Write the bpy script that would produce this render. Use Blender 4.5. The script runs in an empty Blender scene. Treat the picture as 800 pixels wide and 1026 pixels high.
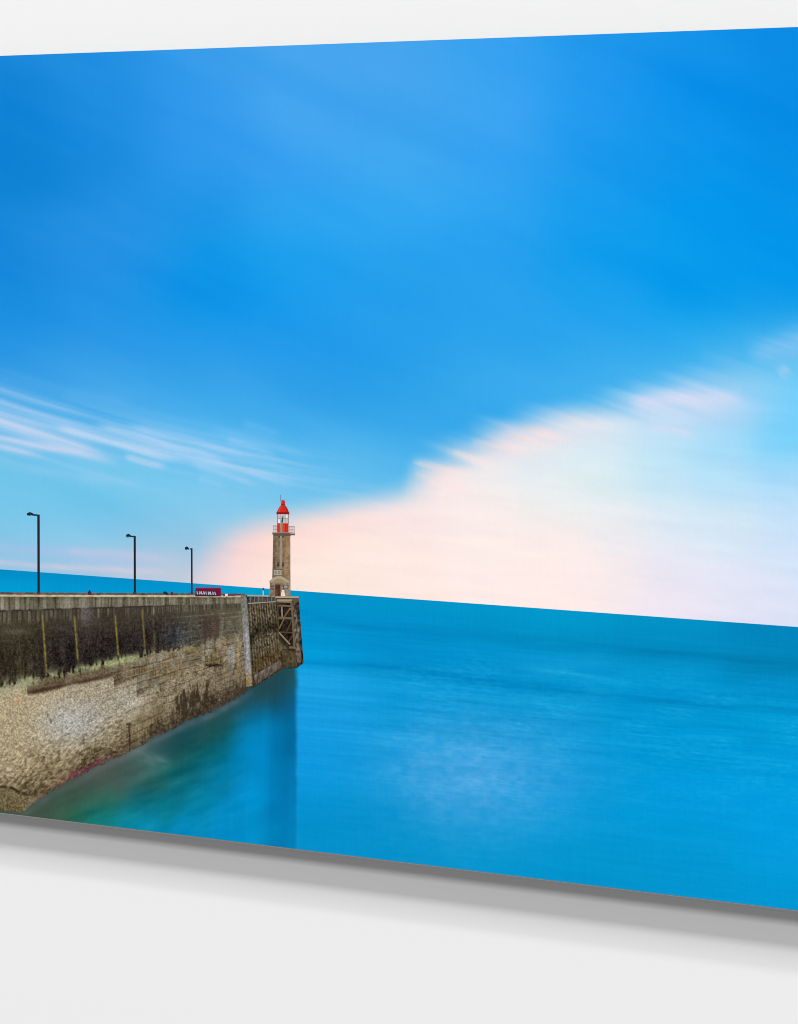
# A large print of a seascape on a thin rigid panel, hung a few centimetres off a white wall.
# The print is flat in the photograph, so it is built as a flat panel: every motif is an ink
# layer lying on the panel (layers 0.04 mm apart). The light on it is three studio softboxes.
import bpy, math
import numpy as np

scene = bpy.context.scene
COL = scene.collection
TAU = 2 * math.pi

# ------------------------------------------------------------------ canvas geometry
F_PX = 1600.0                          # focal length for a picture 800 wide
TH = math.atan2(F_PX, 5175.0)          # turn of the view relative to the wall's normal
HGT, TOPZ, DEPTH = 0.8, 1.9, 0.040     # canvas height, height of its top edge, depth
ZC = HGT * F_PX / 822.75
Fw = np.array([-math.sin(TH), math.cos(TH), 0.0])
Rt = np.array([math.cos(TH), math.sin(TH), 0.0])
CAMZ = TOPZ - 187.5 / F_PX * ZC
CAM = np.array([0, 0, CAMZ]) - Fw * ZC
XL, XR = -150.0, 950.0                 # ends of the print, in print units


def to_canvas(x, y):
    """print coordinates -> (X, Z) on the canvas front, which is the plane Y = 0"""
    x = np.asarray(x, float); y = np.asarray(y, float)
    dx = Rt[0] * (x - 400) + Fw[0] * F_PX
    dy = Rt[1] * (x - 400) + Fw[1] * F_PX
    t = -CAM[1] / dy
    return CAM[0] + dx * t, CAMZ - (y - 229) * t


def top(x): return 56 - 0.03625 * np.asarray(x, float)
def bot(x): return 814 + 0.1225 * np.asarray(x, float)
def hor(x): return 570.3 + 0.0723 * np.asarray(x, float)


# ------------------------------------------------------------------ noise and colour maths
def _hash(i, j, seed):
    h = (i.astype(np.int64) * 374761393 + j.astype(np.int64) * 668265263 + seed * 1442695041) & 0xFFFFFFFF
    h = ((h ^ (h >> 13)) * 1274126177) & 0xFFFFFFFF
    h = ((h ^ (h >> 16)) * 2246822519) & 0xFFFFFFFF
    return ((h ^ (h >> 15)) & 0xFFFF) / 65535.0


def vn(x, y, seed=0):
    x = np.asarray(x, float); y = np.asarray(y, float)
    x, y = np.broadcast_arrays(x, y)
    i = np.floor(x); j = np.floor(y)
    u = x - i; v = y - j
    u = u * u * (3 - 2 * u); v = v * v * (3 - 2 * v)
    a = _hash(i, j, seed); b = _hash(i + 1, j, seed)
    c = _hash(i, j + 1, seed); d = _hash(i + 1, j + 1, seed)
    return (a * (1 - u) + b * u) * (1 - v) + (c * (1 - u) + d * u) * v


def fbm(x, y, seed=0, octs=4, gain=0.5):
    s = 0; a = 1; t = 0
    for k in range(octs):
        s = s + a * vn(np.asarray(x) * 2 ** k, np.asarray(y) * 2 ** k, seed + 17 * k)
        t += a; a *= gain
    return s / t


def ss(a, b, x):
    t = np.clip((np.asarray(x, float) - a) / (b - a), 0, 1)
    return t * t * (3 - 2 * t)


def rgb(*c): return np.array(c, float)


def mix(a, b, m):
    m = np.asarray(m)[..., None]
    return a * (1 - m) + b * m


def blend_points(x, y, pts, sig, sy=None):
    """smooth colour field through scattered colour swatches (x, y, r, g, b)"""
    sy = sy or sig
    num = np.zeros(x.shape + (3,)); den = np.full(x.shape, 1e-30)
    for (px, py, r, g, b) in pts:
        w = np.exp(-((x - px) / sig) ** 2 / 2 - ((y - py) / sy) ** 2 / 2) + 1e-9 / (1 + ((x - px) ** 2 + (y - py) ** 2) / 100) ** 3
        num += w[..., None] * rgb(r, g, b); den += w
    return num / den[..., None]


def seg_dist(x, y, pts):
    """distance to a polyline and the 0..1 position along it"""
    best = np.full(x.shape, 1e9); pos = np.zeros(x.shape)
    L = [0]
    for a, b in zip(pts[:-1], pts[1:]): L.append(L[-1] + math.hypot(b[0] - a[0], b[1] - a[1]))
    for k, (a, b) in enumerate(zip(pts[:-1], pts[1:])):
        ux, uy = b[0] - a[0], b[1] - a[1]; l2 = ux * ux + uy * uy
        t = np.clip(((x - a[0]) * ux + (y - a[1]) * uy) / l2, 0, 1)
        d = np.hypot(x - a[0] - t * ux, y - a[1] - t * uy)
        m = d < best
        best = np.where(m, d, best)
        pos = np.where(m, (L[k] + t * math.sqrt(l2)) / L[-1], pos)
    return best, pos


def lin(c):
    c = np.clip(np.asarray(c, float) / 255.0, 0, 1)
    return np.where(c <= 0.04045, c / 12.92, ((c + 0.055) / 1.055) ** 2.4)


# ------------------------------------------------------------------ materials
def ink_material(name, grain_scale=900.0, grain=0.05, rough=0.55):
    m = bpy.data.materials.new(name); m.use_nodes = True
    nt = m.node_tree; n = nt.nodes; l = nt.links
    b = n['Principled BSDF']
    at = n.new('ShaderNodeAttribute'); at.attribute_name = 'ink'
    tc = n.new('ShaderNodeTexCoord')
    mp = n.new('ShaderNodeMapping'); mp.inputs['Scale'].default_value = (1.0, 1.0, 0.35)
    nz = n.new('ShaderNodeTexNoise'); nz.inputs['Scale'].default_value = grain_scale
    nz.inputs['Detail'].default_value = 2
    mr = n.new('ShaderNodeMapRange')
    mr.inputs['From Min'].default_value = 0.25; mr.inputs['From Max'].default_value = 0.75
    mr.inputs['To Min'].default_value = 1 - grain; mr.inputs['To Max'].default_value = 1 + grain
    mul = n.new('ShaderNodeVectorMath'); mul.operation = 'SCALE'
    l.new(tc.outputs['Object'], mp.inputs['Vector']); l.new(mp.outputs['Vector'], nz.inputs['Vector'])
    l.new(nz.outputs['Fac'], mr.inputs['Value'])
    l.new(at.outputs['Color'], mul.inputs[0]); l.new(mr.outputs['Result'], mul.inputs['Scale'])
    l.new(mul.outputs['Vector'], b.inputs['Base Color'])
    b.inputs['Roughness'].default_value = rough
    b.inputs['Specular IOR Level'].default_value = 0.02
    # woven canvas relief
    wv = n.new('ShaderNodeTexWave'); wv.inputs['Scale'].default_value = 420; wv.bands_direction = 'X'
    wv.inputs['Distortion'].default_value = 1.5
    bp = n.new('ShaderNodeBump'); bp.inputs['Strength'].default_value = 0.005; bp.inputs['Distance'].default_value = 0.0002
    l.new(tc.outputs['Object'], wv.inputs['Vector']); l.new(wv.outputs['Fac'], bp.inputs['Height'])
    l.new(bp.outputs['Normal'], b.inputs['Normal'])
    return m


def plain_material(name, c, rough=0.8, vary=0.01, scale=6.0):
    m = bpy.data.materials.new(name); m.use_nodes = True
    nt = m.node_tree; n = nt.nodes; l = nt.links
    b = n['Principled BSDF']
    nz = n.new('ShaderNodeTexNoise'); nz.inputs['Scale'].default_value = scale; nz.inputs['Detail'].default_value = 5
    cr = n.new('ShaderNodeValToRGB')
    cr.color_ramp.elements[0].color = tuple(v * (1 - vary) for v in c) + (1,)
    cr.color_ramp.elements[1].color = tuple(v * (1 + vary) for v in c) + (1,)
    l.new(nz.outputs['Fac'], cr.inputs['Fac']); l.new(cr.outputs['Color'], b.inputs['Base Color'])
    b.inputs['Roughness'].default_value = rough
    b.inputs['Specular IOR Level'].default_value = 0.05
    return m


M_SKY = ink_material('ink_on_canvas_sky', 700, 0.012)
M_SEA = ink_material('ink_on_canvas_sea', 800, 0.03)
M_STONE = ink_material('ink_on_canvas_stone', 1100, 0.10)
M_FINE = ink_material('ink_on_canvas_detail', 1100, 0.05)
M_WALL = plain_material('matt_white_wall_paint', (0.875, 0.875, 0.875), 0.9, 0.003, 3.0)
M_BOARD = plain_material('brushed_grey_panel', (0.30, 0.31, 0.32), 0.6, 0.05, 120.0)
M_BATTEN = plain_material('pine_batten', (0.45, 0.33, 0.20), 0.8, 0.15, 30.0)


# ------------------------------------------------------------------ mesh builders
ROOT = bpy.data.objects.new('wall_print', None)
COL.objects.link(ROOT)
ROOT.location = (0, DEPTH, TOPZ - HGT)
ROOT.empty_display_size = 0.1
RL = np.array(ROOT.location)


def link(me, name, parent, mat, label=None):
    ob = bpy.data.objects.new(name, me); COL.objects.link(ob)
    if mat: me.materials.append(mat)
    if parent is not None:
        ob.parent = parent
    if label: ob['label'] = label
    return ob


def set_ink(me, colours):
    a = me.attributes.new('ink', 'FLOAT_COLOR', 'POINT')
    d = np.ones((len(me.vertices), 4), np.float32); d[:, :3] = lin(colours)
    a.data.foreach_set('color', d.ravel())


def layer_y(k): return -0.0003 - 0.00004 * k


def grid_object(name, parent, mat, gx, gy, col, layer, label=None):
    """gx, gy: (rows, cols) print coordinates; col: (rows, cols, 3) sRGB ink colours."""
    X, Z = to_canvas(gx, gy)
    Y = np.full_like(X, layer_y(layer))
    R, Cn = X.shape
    co = np.stack([X - RL[0], Y - RL[1], Z - RL[2]], -1).reshape(-1, 3).astype(np.float32)
    idx = np.arange(R * Cn).reshape(R, Cn)
    q = np.stack([idx[:-1, :-1], idx[1:, :-1], idx[1:, 1:], idx[:-1, 1:]], -1).reshape(-1, 4)
    me = bpy.data.meshes.new(name)
    me.vertices.add(len(co)); me.vertices.foreach_set('co', co.ravel())
    me.loops.add(q.size); me.loops.foreach_set('vertex_index', q.ravel().astype(np.int32))
    me.polygons.add(len(q))
    me.polygons.foreach_set('loop_start', (np.arange(len(q)) * 4).astype(np.int32))
    me.polygons.foreach_set('use_smooth', np.ones(len(q), bool))
    me.update(calc_edges=True); me.validate()
    set_ink(me, col.reshape(-1, 3))
    return link(me, name, parent, mat, label)


def columns(xs, yt, yb, n, power=1.0):
    t = np.linspace(0, 1, n)[:, None] ** power
    return np.repeat(xs[None, :], n, 0), yt[None, :] * (1 - t) + yb[None, :] * t


def patch(name, parent, tl, tr, br, bl, nu, nv, fn, layer, mat=None, label=None):
    """four-sided ink patch with a colour function fn(x, y, u, v)"""
    u = np.linspace(0, 1, nu)[None, :]; v = np.linspace(0, 1, nv)[:, None]
    gx = (tl[0] * (1 - u) + tr[0] * u) * (1 - v) + (bl[0] * (1 - u) + br[0] * u) * v
    gy = (tl[1] * (1 - u) + tr[1] * u) * (1 - v) + (bl[1] * (1 - u) + br[1] * u) * v
    c = fn(gx, gy, u + 0 * v, v + 0 * u)
    return grid_object(name, parent, mat or M_FINE, gx, gy, np.clip(c, 0, 255), layer, label)


def shapes(name, parent, polys, layer, mat=None, label=None):
    """one flat ink mesh from outlines: polys = [(outline points, (r, g, b)), ...]"""
    co, faces, cols = [], [], []
    for k, (pts, c) in enumerate(polys):
        s = len(co)
        for (x, y) in pts:
            X, Z = to_canvas(x, y)
            co.append((float(X) - RL[0], layer_y(layer) - RL[1] - 0.000004 * k, float(Z) - RL[2])); cols.append(c)
        faces.append(tuple(range(s, len(co))))
    me = bpy.data.meshes.new(name)
    me.from_pydata(co, [], faces); me.update()
    set_ink(me, np.array(cols, float))
    return link(me, name, parent, mat or M_FINE, label)


def bar(a, b, w, w2=None):
    w2 = w if w2 is None else w2
    dx, dy = b[0] - a[0], b[1] - a[1]; l = math.hypot(dx, dy) or 1
    nx, ny = -dy / l / 2, dx / l / 2
    return [(a[0] + nx * w, a[1] + ny * w), (b[0] + nx * w2, b[1] + ny * w2), (b[0] - nx * w2, b[1] - ny * w2), (a[0] - nx * w, a[1] - ny * w)]


def rect(x0, y0, x1, y1): return [(x0, y0), (x0, y1), (x1, y1), (x1, y0)]


def disc(cx, cy, rx, ry, n=14): return [(cx + rx * math.cos(-TAU * k / n), cy + ry * math.sin(-TAU * k / n)) for k in range(n)]


# ------------------------------------------------------------------ wall behind, stretcher
wm = bpy.data.meshes.new('wall')
wm.from_pydata([(-5, DEPTH, -1.5), (5, DEPTH, -1.5), (5, DEPTH, 4.5), (-5, DEPTH, 4.5)], [], [(0, 1, 2, 3)])
wall = bpy.data.objects.new('wall', wm); COL.objects.link(wall); wm.materials.append(M_WALL)
wall['kind'] = 'structure'; wall['label'] = 'plain white wall behind the seascape print'

xl = float(to_canvas(XL, 0)[0]); xr = float(to_canvas(XR, 0)[0])
def box(name, x0, x1, y0, y1, z0, z1, mat):
    co = [(x - RL[0], y - RL[1], z - RL[2]) for x in (x0, x1) for y in (y0, y1) for z in (z0, z1)]
    me = bpy.data.meshes.new(name)
    me.from_pydata(co, [], [(0, 1, 3, 2), (4, 6, 7, 5), (0, 4, 5, 1), (2, 3, 7, 6), (0, 2, 6, 4), (1, 5, 7, 3)])
    me.update(); return link(me, name, ROOT, mat)


box('panel', xl, xr, 0.0, 0.005, TOPZ - HGT + 0.0003, TOPZ - 0.0003, M_BOARD)
box('hanging_cleat', xl + .25, xr - .25, 0.0053, DEPTH - 0.0005, TOPZ - .26, TOPZ - .20, M_BATTEN)
box('spacer_bar', xl + .25, xr - .25, 0.0053, DEPTH - 0.0005, TOPZ - .62, TOPZ - .58, M_BATTEN)

ROOT['label'] = 'wide blue seascape print of a lighthouse and stone pier hanging on a white wall'
ROOT['category'] = 'wall print'

# ------------------------------------------------------------------ sky
SKY = [
    (0, 62, 24, 132, 222), (100, 60, 36, 142, 230), (200, 58, 56, 153, 240), (300, 52, 72, 162, 243), (400, 50, 72, 162, 243), (500, 46, 58, 160, 246), (600, 42, 34, 150, 242), (700, 38, 12, 142, 238), (800, 34, 4, 136, 232),
    (0, 110, 14, 128, 218), (100, 110, 32, 140, 230), (200, 110, 54, 152, 242), (300, 110, 72, 163, 246), (400, 110, 70, 162, 244), (500, 110, 62, 162, 248), (600, 110, 30, 150, 245), (700, 110, 4, 142, 240), (800, 110, 0, 136, 233),
    (0, 160, 10, 126, 216), (50, 165, 6, 126, 217), (100, 160, 28, 138, 230), (200, 160, 50, 152, 242), (300, 160, 64, 161, 247), (400, 160, 64, 165, 246), (500, 160, 58, 162, 248), (600, 160, 32, 153, 244), (660, 160, 20, 150, 242), (700, 160, 0, 147, 241), (800, 160, 0, 140, 235),
    (0, 215, 18, 132, 220), (100, 215, 36, 142, 232), (200, 205, 28, 145, 236), (300, 215, 52, 165, 247), (400, 215, 58, 168, 250), (500, 215, 48, 162, 247), (600, 215, 18, 154, 245), (700, 215, 0, 152, 243), (800, 215, 0, 145, 238),
    (0, 260, 22, 134, 224), (60, 250, 44, 145, 234), (130, 270, 40, 146, 236), (215, 270, 4, 146, 237), (300, 260, 34, 160, 246), (400, 260, 44, 161, 244), (500, 260, 40, 158, 244), (600, 260, 10, 154, 243), (700, 260, 0, 152, 243), (800, 260, 0, 150, 242),
    (0, 305, 26, 140, 230), (100, 310, 34, 146, 235), (200, 305, 10, 146, 238), (300, 305, 26, 154, 244), (400, 305, 40, 158, 242), (500, 305, 44, 160, 243), (600, 305, 30, 160, 245), (700, 305, 2, 154, 243), (800, 305, 0, 150, 243),
    (0, 345, 30, 144, 234), (100, 345, 48, 152, 238), (200, 345, 42, 155, 241), (300, 345, 40, 155, 243), (400, 345, 38, 156, 241), (500, 345, 44, 161, 243), (600, 345, 42, 162, 244), (700, 345, 30, 163, 246), (760, 330, 40, 165, 243), (800, 345, 110, 188, 244),
    (0, 380, 74, 162, 238), (100, 385, 66, 164, 240), (200, 385, 54, 158, 238), (300, 385, 50, 158, 240), (400, 385, 46, 159, 240), (500, 385, 56, 167, 244), (600, 380, 76, 178, 246), (700, 372, 96, 186, 246), (760, 372, 110, 194, 246), (800, 380, 112, 204, 248),
    (0, 415, 98, 180, 242), (100, 415, 84, 174, 242), (200, 415, 76, 176, 246), (300, 415, 56, 162, 240), (400, 415, 52, 163, 241), (480, 410, 64, 172, 245), (780, 420, 112, 206, 250),
    (0, 450, 118, 192, 241), (100, 450, 116, 192, 244), (200, 450, 108, 190, 247), (300, 450, 92, 184, 246), (400, 445, 68, 172, 243), (420, 430, 66, 171, 243),
    (0, 485, 118, 196, 242), (100, 485, 128, 200, 243), (200, 485, 126, 200, 246), (300, 485, 118, 196, 248), (380, 475, 120, 195, 246),
    (0, 515, 116, 196, 243), (100, 515, 112, 199, 245), (180, 520, 132, 200, 244), (260, 510, 150, 202, 244),
    (0, 540, 136, 198, 241), (60, 540, 130, 196, 242), (120, 540, 144, 196, 240), (180, 545, 182, 200, 234),
    (0, 565, 176, 196, 232), (60, 570, 182, 200, 232), (120, 575, 200, 200, 228), (180, 580, 226, 206, 222),
]
CLOUD = [
    (200, 545, 235, 212, 220), (240, 540, 255, 212, 208), (220, 575, 244, 216, 218), (260, 575, 255, 228, 218), (300, 530, 255, 222, 214), (300, 580, 255, 234, 222), (350, 515, 254, 224, 220), (350, 560, 255, 233, 224),
    (400, 505, 248, 228, 228), (400, 550, 255, 235, 228), (400, 590, 255, 234, 226), (430, 465, 250, 226, 226), (440, 490, 250, 234, 232), (450, 450, 246, 226, 230), (480, 470, 232, 236, 238), (480, 510, 252, 238, 234), (480, 560, 255, 238, 234),
    (500, 440, 240, 224, 232), (540, 430, 228, 224, 236), (540, 460, 220, 236, 242), (560, 500, 238, 238, 238), (560, 550, 255, 238, 234), (560, 595, 254, 236, 232),
    (600, 420, 222, 224, 238), (600, 445, 212, 234, 244), (600, 480, 220, 238, 242), (620, 530, 236, 236, 240), (620, 580, 248, 234, 236), (660, 400, 210, 222, 244), (660, 430, 184, 224, 246), (660, 470, 194, 230, 246), (680, 520, 218, 234, 246), (680, 570, 232, 232, 246), (680, 605, 238, 230, 244),
    (700, 397, 212, 220, 244), (740, 400, 176, 212, 246), (720, 440, 160, 218, 248), (720, 480, 180, 224, 248), (740, 530, 214, 232, 246), (750, 590, 226, 230, 246), (745, 615, 228, 228, 246),
    (790, 400, 116, 206, 250), (790, 440, 116, 208, 250), (790, 480, 168, 218, 250), (790, 520, 196, 226, 250), (790, 560, 212, 228, 250), (790, 610, 220, 228, 248),
]
EDGE_X = [-200, 150, 190, 198, 206, 235, 270, 300, 340, 380, 400, 406, 410, 415, 440, 460, 480, 510, 550, 600, 640, 680, 720, 745, 760, 800, 960]
EDGE_Y = [700, 640, 588, 562, 542, 524, 516, 509, 501, 495, 490, 482, 472, 463, 453, 443, 433, 424, 415, 406, 396, 388, 384, 384, 382, 372, 330]
STREAKS = [  # polyline, half width, strength, colour
    ([(-60, 372), (0, 389), (40, 402), (100, 420)], 4.0, .40, (170, 205, 242)),
    ([(-60, 385), (0, 404), (50, 421), (98, 436)], 4.0, .50, (190, 212, 243)),
    ([(-60, 402), (0, 421), (40, 434), (85, 450), (125, 467)], 5.5, .80, (216, 218, 240)),
    ([(52, 426), (75, 433), (100, 440), (140, 451), (182, 464)], 3.8, .72, (210, 222, 244)),
    ([(-60, 424), (0, 439), (40, 447), (80, 453), (122, 466)], 3.8, .75, (214, 216, 240)),
    ([(-60, 436), (0, 448), (50, 458)], 3.6, .60, (212, 214, 238)),
    ([(92, 424), (140, 437), (170, 446), (198, 452), (240, 468)], 3.8, .68, (208, 220, 246)),
    ([(125, 425), (160, 433), (185, 438), (234, 453), (258, 463)], 4.2, .45, (192, 214, 246)),
    ([(124, 456), (150, 464), (170, 468)], 3.6, .66, (216, 218, 240)),
    ([(190, 462), (225, 474), (262, 487)], 4.2, .48, (188, 214, 246)),
    ([(225, 440), (255, 449), (282, 458)], 4.2, .32, (180, 212, 248)),
    ([(245, 470), (275, 480), (298, 488)], 4.5, .34, (176, 212, 248)),
    ([(198, 479), (226, 486)], 4, .3, (176, 212, 246)),
    ([(242, 424), (285, 437)], 5, .2, (160, 205, 248)),
    ([(80, 478), (150, 486)], 6, .28, (170, 208, 242)),
    ([(20, 468), (120, 482)], 6, .25, (165, 206, 242)),
    ([(60, 392), (140, 404)], 7, .22, (120, 182, 242)),
    ([(170, 452), (230, 466), (285, 484)], 3.0, .34, (186, 214, 247)),
    ([(195, 446), (250, 458), (310, 478)], 3.2, .28, (178, 212, 248)),
    ([(-60, 394), (0, 412), (60, 430)], 2.6, .34, (186, 208, 242)),
    ([(-60, 412), (0, 430), (60, 446), (96, 460)], 2.6, .34, (208, 214, 240)),
    ([(110, 442), (150, 452), (190, 463)], 2.6, .34, (200, 216, 244)),
    ([(210, 430), (270, 444), (320, 462)], 5, .2, (160, 206, 248)),
    ([(-60, 545), (0, 549), (100, 556), (190, 561)], 5, .35, (190, 190, 232)),
    ([(-60, 557), (0, 563), (30, 566), (70, 569)], 2.8, .5, (232, 204, 226)),
    ([(40, 567), (100, 570), (180, 574)], 3.0, .55, (232, 206, 222)),
    ([(60, 551), (130, 556), (190, 562)], 4.0, .35, (222, 202, 226)),
    ([(70, 562), (140, 567)], 2.5, .4, (176, 196, 236)),
    ([(628, 404), (690, 398), (752, 401)], 10, .85, (222, 222, 244)),
    ([(650, 427), (680, 432), (700, 438)], 4, .8, (210, 222, 244)),
    ([(780, 376), (785, 372), (790, 366)], 6, .7, (166, 206, 244)),
    ([(745, 356), (800, 345), (900, 320)], 15, .7, (150, 198, 244)),
    ([(700, 362), (745, 358)], 12, .25, (110, 184, 245)),
    ([(412, 462), (470, 476)], 3.2, .45, (255, 226, 222)), ([(425, 482), (480, 494)], 3.4, .5, (255, 230, 226)),
    ([(452, 452), (500, 464)], 3.0, .4, (255, 228, 224)), ([(470, 442), (530, 452)], 3.0, .35, (248, 226, 228)),
    ([(500, 432), (570, 446)], 3.2, .35, (240, 222, 230)), ([(415, 474), (445, 482)], 2.6, .35, (255, 224, 220)),
]


def sky_colour(x, y):
    c = blend_points(x, y, SKY, 42, 25)
    c = c * rgb(.93, 1.0, .965)
    # wide brushed haze
    hz = fbm(x / 170 + 3, (y - 0.42 * x) / 42, 5, 4) - 0.5
    c = c + hz[..., None] * rgb(19, 10, 4)
    a = y - 0.33 * x
    soft = np.interp(x, [150, 200, 240, 400, 415, 480, 600, 680, 740, 800], [80, 62, 38, 38, 42, 44, 46, 54, 66, 80])
    m = 0
    for k, d in enumerate((0, 7, 15, 24, 34)):             # wind-drawn fringe, drifting down to the right
        x2 = x - d; y2 = y - .36 * d
        on = ss(395, 430, x2)
        ye = np.interp(x2, EDGE_X, EDGE_Y)
        a2 = y2 - .36 * x2
        fing = (vn(a2 / 9, x2 / 70, 9) - .5) * 13 + (vn(a2 / 4, x2 / 60, 10) - .5) * 5.5 + (fbm(x2 / 45, y2 / 30, 12, 3) - .5) * 16
        m = m + (.30, .24, .19, .15, .12)[k] * ss(-0.5, 0.5, (y2 - ye + fing * (0.2 + 0.8 * on)) / soft - .05 + .22 * (d / 34))
    edge_bright = np.exp(-((y - np.interp(x, EDGE_X, EDGE_Y) - 16) / 15) ** 2) * ss(400, 420, x) * ss(640, 520, x)
    cc = blend_points(x, y, CLOUD, 26, 20)
    cc = cc + (fbm(x / 60, (y - 0.1 * x) / 9, 21, 3) - .5)[..., None] * rgb(10, 8, 6)
    cc = mix(cc, rgb(255, 228, 224), edge_bright * (.15 + .75 * ss(.45, .8, vn(a / 4.2, x / 45, 35))))
    c = mix(c, cc, np.clip(m, 0, 1))
    cen = 424 + .17 * x; hw = np.interp(x, [0, 160, 320], [34, 28, 18])
    band = np.exp(-((y - cen) / hw) ** 2) * ss(410, 270, x)
    ac = y - (.33 - .0003 * x) * x + 5 * vn(x / 80, y / 60, 36)
    fil = ss(.5, .88, vn(ac / 5.4, x / 120, 37)) * .85 + ss(.55, .9, vn(ac / 2.6, x / 80, 38)) * .4
    c = mix(c, rgb(206, 218, 245), np.clip(band * (.03 + .40 * fil), 0, 1))
    for (pl, w, s, colr) in STREAKS:
        d, p = seg_dist(x, y, pl)
        ww = w * (0.66 + 0.45 * vn(x / 40, y / 40, 31))
        fall = ss(-.02, .16, p) * ss(1.02, .72, p) if pl[0][0] > -50 else ss(1.02, .72, p)
        k = .9 * s * (.85 * np.exp(-(d / ww) ** 2 / 1.2) + .08 * np.exp(-(d / ww / 2.4) ** 2)) * fall * (0.7 + 0.6 * vn(a / 2.4, x / 70, 33))
        c = mix(c, rgb(*colr), np.clip(k, 0, 1))
    # very faint vertical rub of the canvas weave in the ink
    c = c + ((vn(x / 1.6, y / 30, 41) - .5) * 1.4)[..., None] * rgb(1, .7, .4)
    return c


xs = np.arange(XL, XR + 1, 2.0)
gx, gy = columns(xs, top(xs), hor(xs) + 0.5, 300)
grid_object('sky', ROOT, M_SKY, gx, gy, np.clip(sky_colour(gx, gy), 0, 255), 0)

# ------------------------------------------------------------------ sea
WATERLINE_X = [-160, 5, 24, 40, 52, 75, 100, 128, 160, 192, 210, 224, 240, 252, 262, 280, 303]
WATERLINE_Y = [920, 826, 812, 801, 793, 780, 766, 753, 736, 720, 713, 706, 698, 690, 682, 668, 665]
SEA_R = [
    (-100, 562, 0, 138, 200), (0, 572, 0, 136, 198), (100, 579, 0, 136, 198), (200, 586, 0, 138, 200), (0, 590, 0, 155, 214), (100, 592, 0, 152, 214), (200, 594, 0, 154, 214), (250, 594, 0, 160, 205),
    (310, 597, 0, 142, 200), (310, 612, 0, 146, 208), (310, 626, 0, 142, 206), (310, 645, 0, 148, 214), (310, 656, 0, 150, 218), (310, 675, 20, 152, 222), (315, 690, 34, 156, 228), (330, 715, 22, 150, 226), (305, 740, 20, 146, 224), (320, 780, 4, 144, 220), (320, 830, 0, 138, 206), (320, 850, 0, 136, 202),
    (400, 605, 0, 146, 203), (400, 625, 0, 142, 205), (400, 645, 0, 140, 206), (400, 665, 0, 136, 203), (400, 690, 10, 146, 215), (400, 720, 16, 148, 217), (390, 770, 22, 146, 218), (380, 820, 0, 138, 205), (400, 855, 0, 138, 200),
    (480, 610, 0, 148, 204), (480, 630, 0, 140, 200), (480, 655, 0, 142, 208), (480, 680, 2, 140, 206), (480, 705, 16, 146, 212), (450, 740, 52, 152, 218), (440, 775, 64, 154, 222), (470, 795, 64, 154, 222), (470, 825, 20, 144, 212), (500, 860, 0, 142, 205), (520, 770, 56, 154, 222), (540, 800, 34, 148, 220), (530, 730, 30, 146, 214),
    (560, 616, 0, 150, 205), (560, 634, 0, 146, 203), (560, 648, 0, 136, 194), (560, 664, 12, 150, 214), (560, 682, 0, 140, 204), (560, 705, 12, 148, 212), (580, 760, 14, 148, 218), (580, 820, 0, 146, 214), (600, 868, 0, 142, 206),
    (660, 622, 0, 144, 200), (660, 642, 0, 138, 196), (660, 656, 0, 134, 192), (660, 676, 4, 148, 212), (660, 700, 0, 142, 208), (660, 740, 0, 148, 216), (680, 800, 0, 150, 222), (690, 850, 0, 146, 214), (690, 885, 0, 142, 208),
    (790, 632, 0, 130, 190), (790, 650, 0, 134, 192), (790, 667, 0, 128, 184), (790, 690, 0, 140, 204), (790, 720, 0, 148, 213), (790, 770, 0, 152, 222), (790, 830, 0, 152, 226), (790, 880, 0, 150, 222), (790, 905, 0, 142, 208), (900, 700, 0, 145, 208), (900, 850, 0, 150, 222),
]
SEA_L = [
    (300, 672, 40, 72, 78), (290, 676, 36, 66, 74), (270, 682, 38, 66, 76), (258, 692, 48, 72, 80), (280, 694, 26, 70, 80), (297, 690, 10, 100, 150), (240, 704, 36, 76, 84), (255, 708, 18, 78, 92), (225, 714, 40, 80, 86), (222, 726, 18, 76, 82), (200, 728, 40, 82, 88), (200, 740, 16, 78, 84), (180, 744, 24, 86, 92), (180, 758, 24, 84, 86), (160, 746, 56, 88, 94), (150, 760, 64, 112, 112), (135, 770, 66, 92, 90),
    (110, 772, 78, 86, 82), (90, 784, 78, 84, 76), (120, 788, 62, 90, 84), (70, 795, 74, 84, 72), (60, 806, 56, 94, 74), (40, 812, 62, 80, 62), (80, 812, 32, 104, 86), (95, 800, 50, 96, 82), (110, 806, 34, 108, 98), (100, 822, 4, 124, 130), (125, 824, 0, 130, 160), (140, 800, 14, 112, 126), (150, 785, 46, 94, 92), (165, 775, 24, 100, 102), (160, 810, 4, 120, 146), (180, 790, 6, 106, 130), (195, 770, 8, 100, 124), (215, 755, 4, 100, 128), (150, 832, 0, 134, 182),
    (240, 735, 0, 112, 160), (250, 722, 0, 134, 206), (258, 715, 0, 124, 190), (255, 745, 0, 140, 218), (240, 770, 0, 128, 192), (220, 780, 0, 118, 168), (200, 805, 0, 126, 172), (190, 835, 0, 136, 196), (225, 820, 0, 136, 206), (255, 790, 0, 142, 218), (250, 845, 0, 142, 212), (270, 735, 0, 130, 204), (285, 710, 8, 84, 126), (284, 740, 0, 98, 158), (285, 780, 0, 104, 168), (285, 820, 0, 110, 178), (286, 850, 0, 114, 180), (268, 780, 0, 134, 208), (268, 830, 0, 136, 206), (294, 720, 0, 104, 168), (295, 780, 0, 112, 178),
]


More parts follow.
